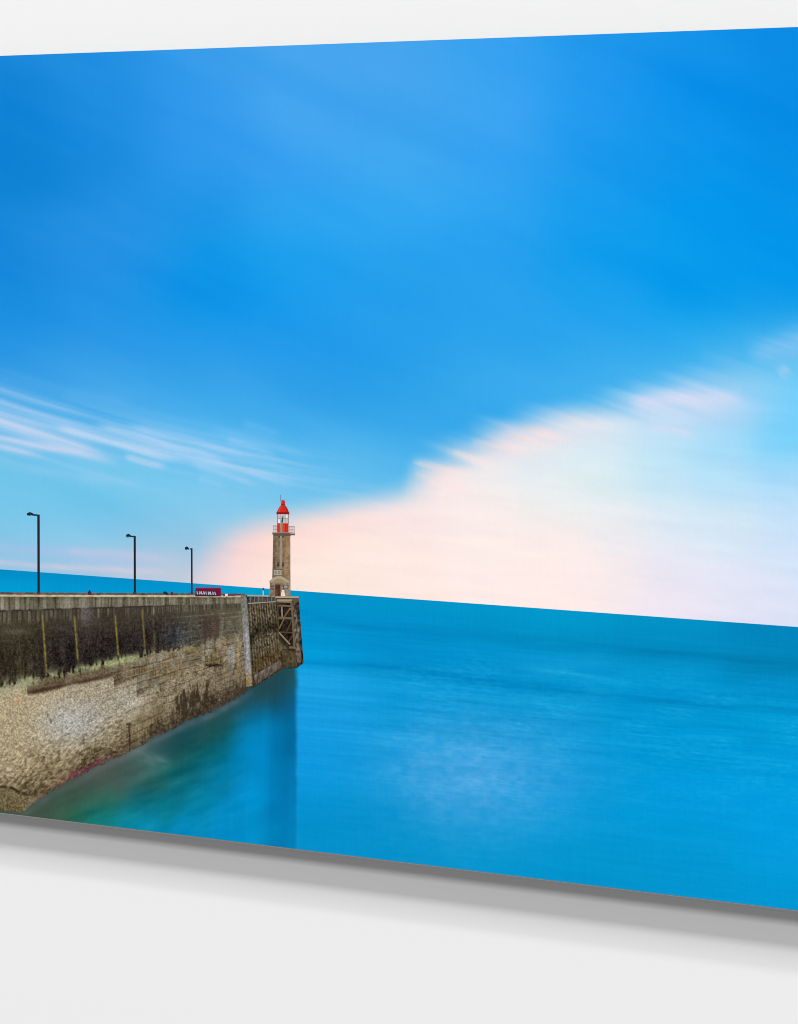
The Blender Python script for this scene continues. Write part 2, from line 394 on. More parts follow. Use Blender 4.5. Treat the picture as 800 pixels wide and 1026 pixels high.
def sea_colour(x, y):
    q = (y - hor(x)) / (bot(x) - hor(x))
    c = blend_points(x, y, SEA_R, 32, 9 + 0 * 1)
    c2 = blend_points(x, y, SEA_R, 38, 24)
    c = mix(c, c2, ss(0.28, 0.5, q)) * rgb(.9, 1.0, .985) * (1 - ss(.1, .4, q) * .0)[..., None] + (ss(.08, .35, q))[..., None] * rgb(1, 4, 2) + rgb(0, 3, 2)
    # long-exposure ripples running with the horizon
    amp = ss(0.0, 0.10, q) * (0.55 + 0.9 * np.exp(-((q - .38) / .22) ** 2))
    rp = (vn(x / 60, q * 150, 51) - .5) * .7 + (vn(x / 26, q * 300, 52) - .5) * .6 + (fbm(x / 140, q * 40, 53, 3) - .5) * 1.2
    c = c + (amp * rp)[..., None] * rgb(7, 8, 8)
    # small wavelets, middle distance
    wv = ss(.12, .3, q) * ss(330, 420, x) * ss(1.0, .45, q)
    w = vn(x / 5, (y - .1 * x) / 1.2, 56) * vn(x / 40, y / 14, 57)
    c = c + (wv * (w - .25))[..., None] * rgb(24, 15, 10)
    # dark swell lines
    for (pl, wd, s) in [([(302, 664), (394, 668), (470, 680), (570, 692), (700, 706), (820, 714)], 3.2, 14), ([(302, 615), (362, 628), (470, 636), (580, 646), (680, 655), (830, 671)], 4.0, 10)]:
        d, p = seg_dist(x, y, pl)
        c = c - (.75 * s * np.exp(-(d / wd) ** 2) * (.5 + vn(x / 50, y / 3, 58)))[..., None] * rgb(.6, 1, 1)
    d, p = seg_dist(x, y, [(500, 667), (560, 673), (640, 684)])
    c = c + (16 * np.exp(-(d / 2.4) ** 2) * ss(0, .4, p) * ss(1, .6, p))[..., None] * rgb(1.2, 1, .8)
    d = np.hypot((x - 470) / 105, (y - 778) / 72)
    c = c + (np.exp(-d ** 2 * 1.2))[..., None] * rgb(14, 5, 3)
    c = c + (np.exp(-d ** 2) * (fbm(x / 9, y / 5, 59, 4) - .42))[..., None] * rgb(50, 16, 10)
    # below the pier: its smeared reflection and the shallows
    L = blend_points(x, y, SEA_L, 10.5, 11)
    L = L * rgb(1, 1, .97) + (ss(150, 240, x) * ss(700, 730, y))[..., None] * rgb(0, 2, -4)
    L = L + ((fbm(x / 30, (y + .35 * x) / 9, 61, 4) - .5) * ss(310, 180, x))[..., None] * rgb(30, 30, 24)
    L = L + ((vn(x / 4, y / 90, 62) - .5) * 5 * ss(190, 240, x))[..., None] * rgb(0, 1, 1.2)
    for (pl, wd, s, k) in [([(122, 751), (138, 755), (155, 760), (174, 766)], 4.6, .75, (140, 166, 164)), ([(140, 762), (160, 770)], 4.0, .35, (110, 150, 146)), ([(128, 762), (150, 778)], 6, .22, (120, 120, 110)), ([(200, 742), (235, 730)], 4, .2, (60, 130, 130))]:
        d, p = seg_dist(x, y, pl)
        L = mix(L, rgb(*k), s * np.exp(-(d / wd) ** 2) * (fbm(x / 14, (y - .3 * x) / 4, 63, 3) * 1.3).clip(0, 1) * ss(1.05, .6, p))
    wl = np.interp(x, WATERLINE_X, WATERLINE_Y)
    dd = (y - wl)
    L = mix(L, rgb(30, 72, 80), (.72 * np.exp(-(np.clip(dd, 0, 200) / 24) ** 2) * ss(130, 185, x) * ss(300, 292, x + 0 * y)) * (.75 + .5 * fbm(x / 14, y / 9, 68, 3)).clip(0, 1))
    L = mix(L, rgb(66, 84, 78), .5 * np.exp(-(np.clip(dd, 0, 200) / 30) ** 2) * ss(190, 130, x))
    mist = np.exp(-((dd - 4) / 4.5) ** 2) * (ss(60, 120, x) * .34 * ss(262, 236, x) + .18 * ss(100, 40, x)) * (.5 + vn(x / 9, y / 9, 64))
    L = mix(L, rgb(122, 116, 124), np.clip(mist, 0, .75))
    L = mix(L, c, .38 * ss(268, 298, x) * ss(740, 840, y) + .08 * ss(280, 298, x))
    m = ss(294.2, 300.8, x + (vn(y / 9, 0 * y, 65) - .5) * 1.6)
    below = ss(660, 668, y)
    m = 1 - (1 - m) * below * ss(597, 600, y)
    c = mix(L, c, m)
    ln = np.exp(-((x - 298.6) / .7) ** 2) * below * ss(690, 720, y) * .28
    c = mix(c, rgb(70, 165, 215), ln)
    c = c + ((vn(x / 1.5, y / 22, 66) - .5) * 2.2)[..., None]
    return c


xs = np.concatenate([np.arange(XL, 0, 3.0), np.arange(0, 320, 1.0), np.arange(320, 802, 1.6), np.arange(804, XR + 1, 3.0)])
xs[-1] = XR
gx, gy = columns(xs, hor(xs), bot(xs), 330, 1.15)
grid_object('sea', ROOT, M_SEA, gx, gy, np.clip(sea_colour(gx, gy), 0, 255), 1)

# ------------------------------------------------------------------ stone pier
def pier_top(x): return 597.0 + 0.004 * np.clip(x, 0, 260)


def pier_h(x): return 233 - 0.556 * np.asarray(x, float)


def pier_colour(x, y):
    v = (y - pier_top(x)) / pier_h(x)
    U = 233.0 / pier_h(x) * 60.0                           # runs along the wall, in perspective
    n1 = fbm(x / 14, y / 14, 71, 4); n2 = vn(x / 1.3, y / 1.3, 72); n3 = vn(x / .85, y / .85, 73)
    sv = fbm(x / 2.6, y / 26, 74, 3)                        # vertical run-off streaks
    right = ss(150, 205, x)
    # dark, weed-blackened upper face
    dark = mix(rgb(50, 44, 33), rgb(42, 36, 34), ss(30, 60, x) + 0 * x)
    dark = mix(dark, rgb(74, 70, 60), right * .9)
    dark = mix(dark, rgb(110, 104, 84), ss(204, 220, x) * .55)
    dark = mix(dark, rgb(58, 66, 74), np.exp(-((x - 178) / 14) ** 2 - ((y - 636) / 13) ** 2) * .6)
    c = dark + ((sv - .5) * 32 + (n1 - .5) * 22)[..., None] * rgb(1, .95, .8) + ((vn(x / 1.1, y / 3.2, 172) - .5) * 26 + (n3 - .5) * 40)[..., None]
    c = mix(c, rgb(86, 78, 62), ss(.27, .10, v + (sv - .5) * .12) * .5)
    for vv in (.155, .195, .235, .275, .32, .36):           # courses
        jt = np.exp(-((v - vv) / .005) ** 2) * (vn(x / 8, vv * 90 + 0 * y, 75) > .35)
        c = c + jt[..., None] * rgb(16, 14, 12) * (.4 + right * 1.2)[..., None]
    # red-brown tint and brick at the bend
    bk = ss(202, 207, x) * ss(223, 219, x) * ss(.14, .2, v) * ss(.42, .38, v)
    c = mix(c, rgb(62, 44, 38), bk * .55)
    br = bk * ((np.abs((v * 60) % 1 - .5) > .36) | (np.abs(((x + np.floor(v * 60) * 2.3) / 4.4) % 1 - .5) > .42))
    c = mix(c, rgb(128, 116, 98), br * .45 * n2)
    # coping courses: two rows of pale blocks
    r1 = ss(.068, .062, v); r2 = ss(.062, .068, v) * ss(.128 + (sv - .5) * .05, .10 + (sv - .5) * .05, v)
    J = U * 1.28 + .5 * vn(U / 2.2, 0 * y, 176)
    jx = np.abs(J % 1 - .5); js = vn(np.floor(J + .5), 0 * x + 40, 177)
    b1 = mix(rgb(116, 110, 94), rgb(88, 92, 70), ss(.03, .0, v)) + ((vn(np.floor(J), 3 + 0 * x, 76) - .5) * 34 + (n1 - .5) * 30)[..., None]
    b1 = mix(b1, rgb(64, 58, 50), ss(.30, .46, jx) * .8 * js) + ((sv - .5) * 60)[..., None]
    b2 = rgb(92, 86, 72) + ((vn(np.floor(J + .5), 9 + 0 * x, 77) - .5) * 50)[..., None] + ((sv - .5) * 56)[..., None]
    jx2 = np.abs((J + .5) % 1 - .5)
    b2 = mix(b2, rgb(44, 38, 32), ss(.26, .46, jx2) * .85)
    nz = ((n2 - .5) * 26)[..., None]
    c = mix(c, b1 + nz, r1); c = mix(c, b2 + nz, r2 * (.35 + .6 * vn(x / 9, 0 * y, 178)))
    c = mix(c, rgb(48, 42, 36), np.exp(-((v - .065) / .0045) ** 2) * (.3 + .7 * (vn(x / 5, 0 * y, 78) > .4)) * ss(200, 150, x))
    # lilac scrubbed patch and pale smear
    c = mix(c, rgb(120, 116, 124), np.exp(-((x - 87) / 6) ** 2 - ((y - 615) / 10) ** 2) * (.35 + .9 * (n2 - .3)).clip(0, 1))
    c = mix(c, rgb(104, 100, 86), np.exp(-((x - 12) / 14) ** 2 - ((y - 633) / 3) ** 2) * n2)
    # ochre drip lines
    for (a, b, w, s) in [((42.5, 612), (47, 673), 1.0, .95), ((74.8, 615), (78.5, 662), .95, .95), ((115.5, 614), (119, 656), .95, .95), ((142.6, 608), (146, 655), .9, .7), ((154, 618), (155.5, 652), .6, .4), ((129, 612), (130, 640), .5, .2), ((100, 612), (101, 650), .5, .2), ((20, 640), (21, 676), .7, .25), ((166, 615), (167, 648), .6, .25)]:
        d, p = seg_dist(x, y, [a, b])
        k = s * np.exp(-(d / w) ** 2) * (.45 + .75 * vn(x / 3, y / 2.2, 79)) * ss(0, .1, p)
        c = mix(c, rgb(142, 128, 62), np.clip(k, 0, 1))
    # pale lower face
    low = mix(rgb(180, 165, 132) + 0 * c, rgb(168, 156, 132), ss(30, 110, x))
    low = mix(low, rgb(182, 179, 172), np.clip(np.exp(-((x - 75) / 34) ** 2 - ((y - 726) / 24) ** 2) * 1.1, 0, 1))
    low = mix(low, rgb(192, 186, 172), np.exp(-((x - 128) / 14) ** 2 - ((y - 704) / 14) ** 2) * .8)
    low = mix(low, rgb(138, 122, 90), ss(.62, .95, v + (n1 - .5) * .12) * .85)
    low = mix(low, rgb(136, 122, 98), ss(146, 158, x) * .75)
    low = mix(low, rgb(120, 108, 88), ss(205, 215, x) * .7)
    low = mix(low, rgb(78, 66, 48), ss(.76, 1.02, v + (n1 - .5) * .16) * .8)
    peb = (n2 - .5) * 30 + (n3 - .5) * 86 + (fbm(x / 6, y / 6, 80, 3) - .5) * 12
    # stonework courses, strongest towards the foot
    ang = (vn(x / 2.6, v * 120 + (n1 - .5) * 2, 81) - .5)
    peb = peb * (1 - .35 * ss(.6, .8, v)) + ang * 90 * ss(.52, .8, v) * ss(150, 110, x)
    low = low + peb[..., None] * rgb(1, .97, .88)
    dk = (vn(x / 2.3, y / 2.3, 82) > .80)
    low = low - (dk * 14 * vn(x / 20, y / 20, 83))[..., None]
    # weathered brown courses under the weed line
    edge = np.interp(x, [-160, 27, 28, 114, 114.5, 137, 137.5, 165, 215, 260], [.40, .40, .455, .475, .53, .52, .64, .62, .50, .47])
    brm = ss(.012, -.012, v - edge + (n1 - .5) * .02)
    bro = mix(rgb(106, 92, 72), mix(rgb(130, 114, 88), rgb(130, 123, 106), ss(.35, .65, fbm(x / 7, y / 7, 184, 3))), ss(110, 150, x)) + ((n2 - .5) * 50 + (n1 - .5) * 40 + (sv - .5) * 30)[..., None]
    for vv in (.462, .50, .545, .59):
        bro = mix(bro, rgb(184, 168, 136), np.exp(-((v - vv) / .0035) ** 2) * ss(112, 130, x) * (.12 + .6 * vn(x / 7, vv * 50 + 0 * y, 84)))
    bro = mix(bro, rgb(60, 40, 28), np.exp(-((v - edge + .006) / .012) ** 2) * ss(118, 100, x) * ss(26, 30, x) * .7)
    low = mix(low, bro, brm)
    low = mix(low, rgb(214, 148, 128), np.exp(-((x - 18) / 3) ** 2 - ((y - 702) / 3) ** 2) * .6)
    # bend: yellowed block, dark slot, pale render, streaks
    low = mix(low, rgb(112, 98, 64) + ((n2 - .5) * 50)[..., None], ss(205, 208, x) * ss(226, 223, x) * ss(652, 660, y) * ss(667, 664, y) * .55)
    low = mix(low, rgb(52, 38, 30), ss(204, 207, x) * ss(226, 224, x) * np.exp(-((y - 666.5) / 1.5) ** 2) * .85)
    low = mix(low, rgb(166, 166, 160) + ((n2 - .5) * 50)[..., None], ss(227.5, 229, x) * ss(236.5, 235, x) * ss(640, 652, y) * ss(676, 660, y) * .6)
    low = mix(low, rgb(182, 164, 128), np.exp(-((x - 225) / 1.3) ** 2) * ss(640, 650, y) * .6 * n2)
    low = mix(low, rgb(190, 170, 130), np.exp(-((x - 239) / 1.5) ** 2) * ss(636, 645, y) * ss(690, 660, y) * .6)
    for k in range(11):                                     # masonry courses and staggered joints
        vv = .45 + .052 * k
        wob = (vn(x / 9, 0 * y + k, 191) - .5) * .012
        low = low - (np.exp(-((v - vv - wob) / .0045) ** 2) * (vn(x / 6, 0 * y + k, 192) > .3) * ss(70, 140, x) * 34)[..., None]
    jv = np.floor((v - .45) / .052)
    jj = np.abs((U * .62 + jv * .5 + .2 * vn(jv, 0 * x, 193)) % 1 - .5)
    low = low - (ss(.455, .49, jj) * ss(90, 150, x) * (vn(np.floor(U * .62 + jv * .5), jv, 194) > .35) * 30)[..., None]
    low = low + ((vn(np.floor(U * .62 + jv * .5 + .5), jv, 195) - .5) * 26 * ss(90, 150, x))[..., None]
    low = low * .95
    tr = ss(.39, .395, v + (sv - .5) * .05 + (n1 - .5) * .03 + (n2 - .5) * .02)
    tr = mix(tr[..., None], ss(.34, .40, v + (sv - .5) * .12)[..., None], ss(196, 215, x))[..., 0]
    c = mix(c, low, tr)
    # pale-green weed fringe
    wd = np.exp(-((v - .388) / .026) ** 2) * ss(.42, .62, vn(x / 9, y / 12, 85) * .6 + vn(x / 1.8, y / 7, 86) * .5) * ss(205, 185, x)
    wd = wd * (.75 + .5 * np.exp(-((x - 115) / 24) ** 2))
    c = mix(c, rgb(150, 154, 112) + ((n2 - .5) * 60)[..., None], np.clip(wd, 0, 1))
    wd2 = np.exp(-((v - .40) / .022) ** 2) * ss(60, 20, x) * (vn(x / 2, y / 6, 87) > .45)
    c = mix(c, rgb(166, 166, 134), wd2 * .7)
    # weed patch, iron bar, foot growth
    wp = ss(.0, .16, .5 * fbm(x / 4.5, y / 9, 88, 3) + .5 * fbm(x / 1.5, y / 7, 188, 2) - .36 - .22 * np.clip(np.hypot((x - 196) / 26, (y - 706) / 17) - .5, 0, 3)) * ss(174, 178, x) * ss(682, 692, y + (x - 180) * .15)
    c = mix(c, rgb(54, 44, 33) + ((n2 - .5) * 50)[..., None], np.clip(wp * (.62 + .6 * n2), 0, .95) * (x < 250))
    wp2 = ss(.46, .60, fbm(x / 2.2, y / 7, 89, 3) + .34 * (v - .86) / .14 - .05) * ss(138, 152, x) * ss(.80, .88, v)
    c = mix(c, rgb(62, 52, 40) + ((n2 - .5) * 50)[..., None], np.clip(wp2, 0, 1) * .7)
    wp3 = ss(.5, .62, fbm(x / 4, y / 6, 90, 3) + .25 * (v - .93) / .07) * ss(228, 240, x)
    c = mix(c, rgb(66, 54, 44), wp3 * .7)
    for (pl, w) in [([(129.6, 727), (130.2, 736), (130.6, 752)], .75), ([(128, 725.5), (131.4, 725.5)], 1.1)]:
        d, p = seg_dist(x, y, pl); c = mix(c, rgb(46, 38, 30), np.exp(-(d / w) ** 2) * .85)
    for (sx, sy, ln) in [(84, 738, 8), (59, 753, 9), (48, 715, 3), (51, 721, 3)]:
        d, p = seg_dist(x, y, [(sx, sy), (sx + .5, sy + ln)]); c = mix(c, rgb(84, 72, 50), np.exp(-(d / 1.0) ** 2) * .6)
    # mossy ledge at the near foot
    lg = ss(-2, 2.5, y - np.interp(x, [-160, 0, 12, 20, 28, 45, 60], [788, 789, 790, 794, 797, 794, 800]) + (n2 - .5) * 3) * ss(62, 44, x)
    mos = mix(rgb(104, 92, 64), rgb(124, 110, 88), ss(18, 34, x)) + ((n2 - .5) * 64 + (n1 - .5) * 50)[..., None]
    c = mix(c, mos, lg)
    gap = np.exp(-((y - np.interp(x, [-160, 0, 12, 20, 28, 45], [787, 788, 789, 794, 796, 794])) / 1.6) ** 2) * ss(50, 40, x) * (vn(x / 3, y / 3, 91))
    c = mix(c, rgb(40, 32, 18), np.clip(gap * 1.1, 0, 1))
    # crimson growth at the waterline, then wet purple foot
    wl = np.interp(x, WATERLINE_X, WATERLINE_Y)
    dd = wl - y
    rd = ss(10, 5, dd + (n1 - .5) * 10) * (np.exp(-((x - 88) / 17) ** 2) + .32 * np.exp(-((x - 54) / 14) ** 2)) * (.12 + 1.0 * ss(.4, .6, n2))
    c = mix(c, mix(rgb(118, 34, 66), rgb(160, 88, 70), ss(78, 55, x)), np.clip(rd, 0, .92))
    pk = ss(5, 1, dd) * ss(26, 40, x) * .55 * (1 - ss(96, 118, x) * .5)
    c = mix(c, rgb(74, 62, 56), pk)
    return c


xs = np.concatenate([np.arange(XL, 0, 2.0), np.arange(0, 249.3, 0.62)])
wl = np.interp(xs, WATERLINE_X, WATERLINE_Y) + (vn(xs / 1.7, 0 * xs, 95) - .5) * 3.6 + (vn(xs / 6, 0 * xs, 96) - .5) * 2.0
yb = np.minimum(wl, bot(xs) - 2.6)
gx, gy = columns(xs, pier_top(xs), yb, 330)
pier = grid_object('stone_pier', ROOT, M_STONE, gx, gy, np.clip(pier_colour(gx, gy), 0, 255), 3, label='weathered stone pier, black above and pale with weed below')

# parapet cap: dark far kerb and pale lip
def cap_colour(x, y, u, v):
    k = ss(.45, .55, v)
    c = mix(rgb(96, 84, 76) + 0 * u[..., None], rgb(196, 178, 148), k)
    c = mix(c, rgb(108, 100, 72), ss(.86, .98, v))
    return c + ((vn(x / 3, y / 2, 101) - .5) * 46)[..., None]
patch('coping', pier, (XL, 592.4), (246, 594.6), (246, 598.6), (XL, 597.8), 700, 12, cap_colour, 4)

# timber-clad outer section with run-off streaks
def clad_colour(x, y, u, v):
    sl = np.abs((u * 13 + (vn(y / 9, u * 13, 102) - .5) * .35) % 1 - .5)
    c = rgb(86, 76, 60) + ((vn(np.floor(u * 13), 0 * v, 103) - .5) * 30)[..., None] + 0 * v[..., None]
    zig = vn(u * 16 + .6 * np.sin(v * 40 + u * 20), v * 15, 104)
    c = mix(c, rgb(44, 36, 28), ss(.25, .48, sl) * .8)
    c = mix(c, rgb(148, 136, 104), ss(.18, .02, sl) * (.25 + .7 * vn(x / 1.4, y / 6, 105)))
    dr = np.abs((u * 17 + .9 * (vn(u * 7, v * 7, 205) - .5) + .35 * np.sin(v * 55 + 9 * vn(u * 17, 0 * v, 206))) % 1 - .5)
    c = mix(c, rgb(30, 25, 18), ss(.30, .5, dr) * .75 * ss(.12, .2, v))
    c = mix(c, rgb(156, 144, 112), ss(.14, .0, dr) * ss(.14, .2, v) * ss(.75, .55, v) * vn(x / 2, y / 5, 207))
    c = mix(c, rgb(36, 30, 22), np.exp(-((v - .42 - .1 * (vn(u * 8, 0 * v, 106) - .5)) / .075) ** 2) * (.5 + .5 * zig))
    c = mix(c, rgb(110, 106, 82), np.exp(-((v - .57) / .08) ** 2) * .45 * zig)
    c = mix(c, rgb(84, 62, 34), ss(.62, .75, v) * .5)
    c = mix(c, rgb(44, 34, 26), ss(.82, .95, v) * .6 * (1 - u * .3))
    c = mix(c, rgb(58, 64, 70), ss(.11, .07, v) * .7)
    c = mix(c, rgb(26, 38, 14), np.exp(-((u - .03) / .07) ** 2 - ((v - .5) / .2) ** 2) * .7)
    return c + ((vn(x / 1.1, y / 1.6, 107) - .5) * 54)[..., None]
clad = patch('timber_cladding', ROOT, (246.5, 597.6), (279, 598), (286.5, 668.5), (252.5, 690), 70, 190, clad_colour, 3, M_STONE, 'dark streaked timber cladding at the outer end of the pier')

def foot_colour(x, y, u, v):
    return rgb(98, 88, 82) + ((vn(x / 1.1, y / 3.5, 108) - .5) * 64)[..., None] + ((v - .5) * -40)[..., None]
patch('pale_footing', clad, (254.5, 677), (281, 661), (283, 668), (257, 686), 40, 16, foot_colour, 4)
shapes('rail', clad, [(bar((247, 596.6), (277, 597.2), 1.3), (176, 164, 140)), (bar((249, 604.6), (277, 602.6), 1.1), (158, 148, 126)), (rect(266.6, 600.8, 268.6, 603.4), (128, 48, 52))] +
       [(rect(x, 597.6, x + .6, 603.5), (128, 118, 104)) for x in (251, 255, 259, 263.5, 268, 272, 276)], 5)

def pil_colour(x, y, u, v):
    c = mix(rgb(116, 114, 108) + 0 * u[..., None], rgb(140, 138, 138), ss(.1, .5, v))
    c = mix(c, rgb(150, 130, 90), ss(.78, .97, v))
    c = mix(c, rgb(84, 78, 72), ss(.78, 1.0, u) * .6)
    c = mix(c, rgb(206, 206, 208), np.exp(-((u - .45) / .2) ** 2) * .3 * ss(.2, .5, v) * ss(.8, .6, v))
    return c + ((vn(x / 1.3, y / 1.6, 109) - .5) * 54 + (vn(x / 2, y / 12, 110) - .5) * 26)[..., None]
patch('concrete_pilaster', ROOT, (241.5, 596.2), (248.0, 596.2), (253.4, 687), (247.4, 688), 20, 170, pil_colour, 5, M_STONE, 'pale concrete pilaster leaning between stone and timber')

# pier head: open timber frame, end block
def end_colour(x, y, u, v):
    c = mix(rgb(86, 78, 70) + 0 * u[..., None], rgb(58, 48, 40), ss(.55, .85, u))
    c = mix(c, rgb(108, 96, 78), np.exp(-((u - .45) / .22) ** 2) * ss(.5, .75, v))
    c = mix(c, rgb(150, 138, 114), np.exp(-((v - .5) / .05) ** 2) * .35)
    c = mix(c, rgb(62, 50, 38), ss(.86, 1.0, v) * .8)
    return c + ((vn(x / 1.2, y / 2.4, 111) - .5) * 84)[..., None]
head = patch('pier_head', ROOT, (290.5, 597.6), (299.6, 598), (304.6, 664), (298, 669), 34, 150, end_colour, 6, M_STONE, 'tapering end block of the pier carrying the timber frame')
def pit_colour(x, y, u, v):
    c = rgb(38, 30, 24) + ((vn(x / 2, y / 3, 112) - .5) * 34)[..., None]
    return mix(c, rgb(104, 92, 68), ss(.0, .25, v - .66 - .30 * u) * .85) + ((vn(x / 1.2, y / 2, 113) - .5) * 30)[..., None]
patch('frame_recess', head, (277, 599), (293, 599), (297, 652), (281, 652), 36, 110, pit_colour, 4, M_STONE)
def blk_colour(x, y, u, v):
    c = mix(rgb(82, 70, 50) + 0 * u[..., None], rgb(60, 58, 50), ss(.6, 1, v))
    return mix(c, rgb(52, 44, 34), ss(.12, 0, v)) + ((vn(x / 1.5, y / 2.4, 114) - .5) * 38)[..., None]
patch('lower_block', head, (283, 650), (297.6, 651), (298.6, 669), (284.5, 670), 34, 46, blk_colour, 5, M_STONE)
W1, W2 = (110, 94, 72), (80, 66, 50)
shapes('brace', head, [(bar((277.5, 602.4), (292.5, 603.0), 1.8), (136, 122, 98)), (bar((278, 606.6), (293, 607.2), 1.7), W1),
                       (bar((278.4, 618.8), (294, 619.4), 2.2), W1), (bar((280.5, 633.2), (294, 633.8), 1.6), W2),
                       (bar((291.4, 609), (285, 618.4), 1.4), W1), (bar((285, 620), (280, 630), 1.4), W1), (bar((293, 621), (288, 632), 1.3), W2),
                       (bar((280, 633.5), (291, 645.5), 1.6), (140, 124, 96)), (bar((294, 636), (289.5, 643), 1.3), W2),
                       (bar((282.8, 608), (283.2, 618), 1.4), (142, 136, 122)), (bar((278.5, 600), (279.6, 632), 1.3), W2), (bar((292.4, 600), (295.4, 650), 1.6), W1),
                       (bar((290, 648.4), (297, 648.8), 2.2), W1), (rect(290.4, 609.2, 292, 611), (170, 84, 44))], 7)

# ------------------------------------------------------------------ lighthouse
def tower_colour(x, y, u, v):
    c = mix(rgb(112, 96, 74) + 0 * u[..., None], rgb(146, 120, 88), ss(.1, .3, u))
    c = mix(c, rgb(112, 92, 70), np.exp(-((u - .33) / .07) ** 2) * .6)
    c = mix(c, rgb(152, 126, 96), ss(.62, .9, u) * .7)
    c = mix(c, rgb(98, 98, 82), np.exp(-((u - .03) / .05) ** 2) * .8)
    c = mix(c, rgb(96, 82, 64), np.exp(-((u - .62) / .06) ** 2) * .4 + ss(.04, 0, v) * .4)
    return c + ((vn(x / 1.6, y / 2.4, 121) - .5) * 34)[..., None] + ((np.abs((v * 24) % 1 - .5) > .42) * -8)[..., None]
lh = patch('lighthouse', ROOT, (274.2, 534.6), (291.2, 534.6), (291.4, 597.4), (272.8, 597.4), 46, 150, tower_colour, 6, M_FINE, 'stone lighthouse with red lantern at the pier head')
def pipe_colour(x, y, u, v):
    return rgb(158, 150, 140) + ((vn(x, y / 3, 122) - .5) * 26)[..., None] - (np.abs(u - .5) * 44)[..., None]
patch('pipe', lh, (280.9, 526), (283.0, 526), (283.1, 571), (281.0, 571), 6, 60, pipe_colour, 9)
for x in (278.0, 282.9):
    shapes('window', lh, [(rect(x, 563.4, x + 1.8, 567.4), (52, 50, 44)), (rect(x + .5, 564, x + 1.2, 566), (90, 92, 88))], 8)
for x in (279.2, 283.2):
    shapes('window', lh, [(rect(x, 535.6, x + 1.6, 538.4), (74, 64, 54))], 8)
shapes('sign_board', lh, [(rect(274.2, 570.4, 283.2, 576.8), (108, 98, 84)), (rect(274.8, 571, 282.6, 576.2), (168, 162, 146)), (rect(275.6, 572, 277.6, 575.4), (138, 132, 116)), (rect(279, 571.8, 281.4, 575.2), (142, 134, 120))], 9)

def dome_pts():
    return [(277.6, 513.6), (278.4, 511.6), (280.0, 508.6), (281.6, 506.4), (282.2, 505.4), (282.0, 503.0), (282.6, 501.4), (284.2, 500.6), (285.6, 501.4), (286.0, 503.0), (285.8, 505.4), (286.6, 506.6), (288.4, 509.2), (289.4, 511.6), (290.0, 513.6)]
shapes('dome', lh, [(dome_pts(), (204, 46, 34)), ([(285.4, 505.4), (286.6, 506.6), (288.4, 509.2), (289.4, 511.6), (289.8, 513.2), (287.8, 513.2), (286.6, 509.4)], (186, 32, 24)),
                    ([(280.2, 509.8), (281.9, 507), (282.6, 507.2), (281.4, 510.6), (280.6, 513), (279.4, 513)], (222, 74, 52)),
                    (rect(277.4, 513.2, 290.2, 515.0), (128, 22, 20)), (rect(282.0, 504.6, 286.0, 505.6), (150, 26, 22)), (rect(282.6, 502, 283.4, 504.4), (232, 62, 44))], 9)
shapes('antenna', lh, [(rect(281.4, 495.6, 281.9, 502), (110, 120, 140))], 8)
lan = shapes('lantern_room', lh, [(rect(278.2, 515.0, 289.6, 524.4), (200, 190, 190)), (rect(278.2, 515.0, 279.0, 524.4), (150, 120, 118)), (rect(288.9, 515.0, 289.6, 524.4), (150, 120, 118)),
                                  (rect(278.2, 519.2, 289.6, 519.8), (140, 150, 160)), (rect(285.9, 515, 286.5, 524.4), (146, 150, 156)), (rect(281.0, 515, 281.5, 524.4), (160, 164, 168)), (rect(279.2, 520.2, 280.8, 524), (238, 240, 240)), (rect(286.8, 515.8, 288.6, 519), (232, 240, 240))], 8)
shapes('lamp', lan, [([(282.2, 523.6), (282.6, 520.4), (283.6, 516.8), (284.4, 517.6), (284.2, 521), (283.8, 523.6)], (54, 76, 78))], 9)
shapes('lantern_base', lh, [(rect(278.2, 524.2, 289.4, 534.4), (206, 50, 38)), (rect(280.8, 524.2, 283.4, 534.4), (160, 138, 124)), (rect(286.0, 524.2, 287.0, 534.4), (196, 34, 24)), (rect(278.2, 524.2, 278.9, 534.4), (176, 40, 32)), (rect(288.7, 524.2, 289.4, 534.4), (176, 36, 30)), (rect(284.4, 526, 285.6, 533), (222, 72, 52))], 8)
gal = shapes('gallery', lh, [([(273.2, 533.2), (273.6, 535.4), (274.8, 536.6), (291.2, 536.8), (292, 535.8), (295.8, 535.9), (295.8, 533.8), (291, 533.2)], (98, 84, 72)), (rect(273.2, 533.2, 291, 534.0), (152, 136, 120)), (bar((290.8, 534.2), (295.8, 534.6), .8), (176, 164, 156))], 10)
shapes('railing', gal, [(rect(274.0 + k, 526.2, 274.5 + k, 533.6), (190, 172, 168)) for k in (0, 1.8, 3.4)] + [(rect(274, 526.2, 278, 526.8), (190, 166, 164)), (rect(274, 529.6, 278, 530.1), (196, 176, 174))] +
       [(rect(290.0 + k, 527.0, 290.5 + k, 534), (186, 172, 170)) for k in (0, 1.8, 3.6, 5.0)] + [(rect(289.6, 527.0, 295.6, 527.6), (170, 158, 158)), (rect(289.6, 530.2, 295.6, 530.7), (188, 174, 174))], 11)

